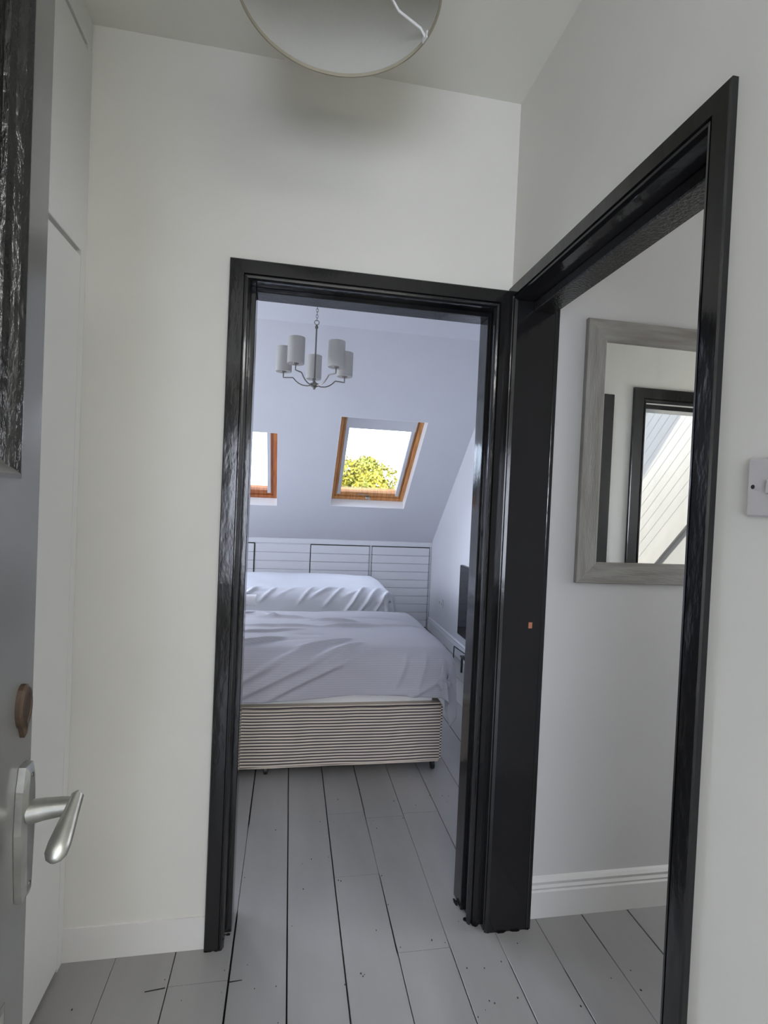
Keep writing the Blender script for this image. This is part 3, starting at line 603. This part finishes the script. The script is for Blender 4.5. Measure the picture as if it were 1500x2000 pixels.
    for i in range(NA+1):
        for j in range(W):
            p, a, bb, d, ux, uy = P_[i*W+j]
            i0, i1, j0, j1 = max(i-1, 0), min(i+1, NA), max(j-1, 0), min(j+1, NB)
            nr_ = (P_[i1*W+j][0]-P_[i0*W+j][0]).cross(P_[i*W+j1][0]-P_[i*W+j0][0]); nr_.normalize()
            if nr_.z < 0 and d < q: nr_ = -nr_
            h = seg_ridge(a, bb, segs_) + .010*noise.noise(Vector((a*2.2+seed, bb*3.0, 0))) + .003*noise.noise(Vector((a*7+seed, bb*9, 3)))
            vs.append(p + nr_*(h+.004))
    fs = [(i*W+j, (i+1)*W+j, (i+1)*W+j+1, i*W+j+1) for i in range(NA) for j in range(NB)]
    m = MB(); m.add(vs, fs, True)
    o = m.build('duvet', dmat, None, label=label_duvet, category='duvet', group='duvets spread over the single beds')
    ul = o.data.uv_layers.new(name='cloth'); lv = [0]*len(o.data.loops); o.data.loops.foreach_get('vertex_index', lv)
    ul.data.foreach_set('uv', [c for v_ in lv for c in (P_[v_][1], P_[v_][2])])
    sm_ = o.modifiers.new('thickness', 'SOLIDIFY'); sm_.thickness = .010; sm_.offset = -1
    return t
Y0 = 2.635
fold1 = [(-.30, Y0-.26, .22, Y0-.02, .016, .013), (-.30, Y0-.20, .10, Y0+.02, .014, .009), (-.15, Y0-.27, .42, Y0+.00, .016, .012), (-.05, Y0-.24, .30, Y0-.08, .012, -.008), (.05, Y0+.02, .34, Y0+.12, .012, .011), (.15, Y0-.04, .40, Y0+.07, .011, .010), (.22, Y0-.06, .33, Y0+.02, .010, .008),
         (.20, Y0+.30, .55, Y0+.33, .012, .013), (.12, Y0+.42, .42, Y0+.40, .014, .012), (-.25, Y0+.35, .20, Y0+.30, .012, .010), (-.30, Y0+.20, .10, Y0+.26, .013, .010), (-.30, Y0+.02, .0, Y0+.14, .016, .016), (-.2, Y0+.55, .15, Y0+.47, .02, .014), (.10, Y0+.50, .22, Y0+.42, .014, -.012), (-.20, Y0+.68, -.05, Y0+.50, .02, .014), (.50, Y0+.34, .80, Y0+.36, .016, .007), (.30, Y0+.52, .75, Y0+.48, .02, .006),
         (.62, Y0-.02, .55, Y0-.20, .018, .010), (.72, Y0-.02, .66, Y0-.24, .016, .012), (.80, Y0-.04, .80, Y0-.24, .015, .012), (.88, Y0-.06, .93, Y0-.22, .016, .013), (.30, Y0-.24, .70, Y0-.20, .02, .008), (.55, Y0-.28, .85, Y0-.12, .016, .010)]
make_bed(Y0, Y0+.90, .640, 5, 'nearer single bed with a striped ticking divan base on black castors', 'lilac-grey duvet over the nearer bed, its corner hanging beside the striped base', fold1, 'duvet')
Y1 = 4.30
r2 = random.Random(21)
fold2 = [(k*.14-.38+r2.uniform(-.04, .04), Y1-.06-r2.uniform(0, .08), k*.14-.22+r2.uniform(-.04, .05), Y1+.05+r2.uniform(-.02, .05), r2.uniform(.008, .020), r2.uniform(.004, .013)) for k in range(9)] + [(.45, Y1-.2, .66, Y1+.08, .014, .016), (.55, Y1-.22, .74, Y1+.04, .014, .016), (.68, Y1-.22, .84, Y1+.02, .014, .014)]
make_bed(Y1, Y1+.90, .655, 9, 'farther single bed beneath the skylights, half hidden by the nearer bed', 'lilac-grey duvet over the farther bed, its colour lightened for skylight brightness', fold2, 'duvet_lit')
# rolled towel by the left edge of the nearer bed
m = MB(); cx, cy, cz = -.232, 3.38, .742; n = 20; turns = 2.6; pts = []
K = 60
sp = [( (.012+.030*k/K)*cos(2*pi*turns*k/K), (.012+.030*k/K)*sin(2*pi*turns*k/K)) for k in range(K+1)]
inner = [((.012+.030*k/K-.007)*cos(2*pi*turns*k/K), (.012+.030*k/K-.007)*sin(2*pi*turns*k/K)) for k in range(K+1)]
vs = [Vector((xx, cy+u, cz+v)) for xx in (cx-.26, cx+.045) for u, v in sp+inner]; k1 = K+1; T_ = 2*k1
fs = []
for k in range(K): fs += [(k, k+1, T_+k+1, T_+k), (k1+k, T_+k1+k, T_+k1+k+1, k1+k+1), (k, k1+k, k1+k+1, k+1), (T_+k, T_+k+1, T_+k1+k+1, T_+k1+k)]
fs += [(0, T_, T_+k1, k1), (K, k1+K, T_+k1+K, T_+K)]
m.add(vs, fs, True); m.build('rolled_towel', 'towel', None, label='rolled white towel lying on the nearer bed at the left door edge', category='towel')

# ------------------------------------------------------------------ television wall
t = thing('television', (1.50, 3.98, .26), 'black flat television seen edge-on against the right bedroom wall', 'television')
m = MB(); m.cbox(1.495, 1.535, 3.42, 4.46, .262, .872, .006); m.build('casing', 'black_plastic', t)
m = MB(); m.box(1.4935, 1.4955, 3.435, 4.445, .282, .860); m.build('screen', 'screen', t)
m = MB(); m.cbox(1.500, 1.540, 3.80, 4.08, .150, .268, .004); m.cbox(1.455, 1.555, 3.72, 4.16, .141, .152, .004); m.build('foot', 'black_plastic', t)
t = thing('tv_bench', (1.50, 3.85, 0), 'low black metal bench under the television', 'bench')
m = MB(); m.cbox(1.45, 1.56, 3.45, 4.22, .125, .140, .002); m.build('top', 'black_plastic', t)
for (a, b) in ((1.462, 3.47), (1.462, 4.20), (1.548, 3.47), (1.548, 4.20)):
    m = MB(); m.cbox(a-.008, a+.008, b-.008, b+.008, 0, .126, .001); m.build('leg', 'black_plastic', t)
t = thing('cable_hook', (1.49, 4.56, 0), 'thin black bent metal rod between the bed and the television', 'bracket')
m = MB(); m.tube([(1.52, 4.20, .132), (1.50, 4.535, .128), (1.50, 4.538, .120), (1.50, 4.54, .003)], .005, 8); m.build('rod', 'black_plastic', t)
t = thing('wall_socket', (XB, 5.26, .38), 'double wall socket low on the bedroom wall beyond the bed', 'socket')
m = MB(); m.cbox(XB-.009, XB, 5.19, 5.336, .337, .423, .003); m.build('face_plate', 'cool', t)
for yy in (5.225, 5.30):
    m = MB(); m.box(XB-.0105, XB-.0085, yy-.010, yy-.005, .365, .372); m.box(XB-.0105, XB-.0085, yy+.005, yy+.010, .365, .372); m.box(XB-.0105, XB-.0085, yy-.003, yy+.003, .378, .388); m.build('socket_holes', 'dirt_shade', t)

# ------------------------------------------------------------------ outside
MB().box(-60, 60, 6.4, 160, -6.2, -6.0).build('ground', 'grass', **STR)
def tree(loc, R, H, n, label, seed):
    t = thing('tree', (loc[0], loc[1], -6.0), label, 'tree'); rn = random.Random(seed); c = Vector(loc)
    m = MB(); m.tube([(c.x, c.y, -6.0), (c.x+.1, c.y, -4), (c.x, c.y+.1, -1.5), (c.x, c.y, c.z+.3)], [.28, .22, .16, .06], 10)
    for k in range(7):
        a = k*.9; m.tube([(c.x, c.y, c.z-2.2+.3*k), (c.x+cos(a)*R*.4, c.y+sin(a)*R*.4, c.z-1.2+.3*k), (c.x+cos(a)*R*.75, c.y+sin(a)*R*.75, c.z-.5+.2*k)], [.09, .05, .02], 6)
    m.build('trunk', 'bark', t)
    m = MB(); bl = []
    for k in range(34):
        d = Vector((rn.gauss(0, 1), rn.gauss(0, 1), rn.gauss(.15, .9))).normalized(); rad = rn.uniform(.45, .86); bl.append((c+Vector((d.x*R*rad, d.y*R*rad, d.z*H*rad)), R*rn.uniform(.20, .34)))
    bl.append((c, R*.6))
    for k in range(n):
        bc, br = rn.choice(bl); d = Vector((rn.gauss(0, 1), rn.gauss(0, 1), rn.gauss(0, 1))).normalized(); p = bc+d*br*rn.uniform(.75, 1.05)
        u = Vector((rn.gauss(0, 1), rn.gauss(0, 1), rn.gauss(0, 1))).normalized(); v = (d+u*.8).normalized().cross(u).normalized(); s_ = rn.uniform(.045, .085)
        w2 = u.cross(v); m.add([p-u*s_, p+v*s_*.5+w2*s_*.15, p+u*s_, p-v*s_*.5+w2*s_*.15], [(0, 1, 2, 3)])
    m.build('foliage', 'leaf', t, kind='stuff')
tree((1.85, 15.0, .85), 1.95, 2.0, 34000, 'yellow-green leafy tree outside the right-hand skylight', 4)
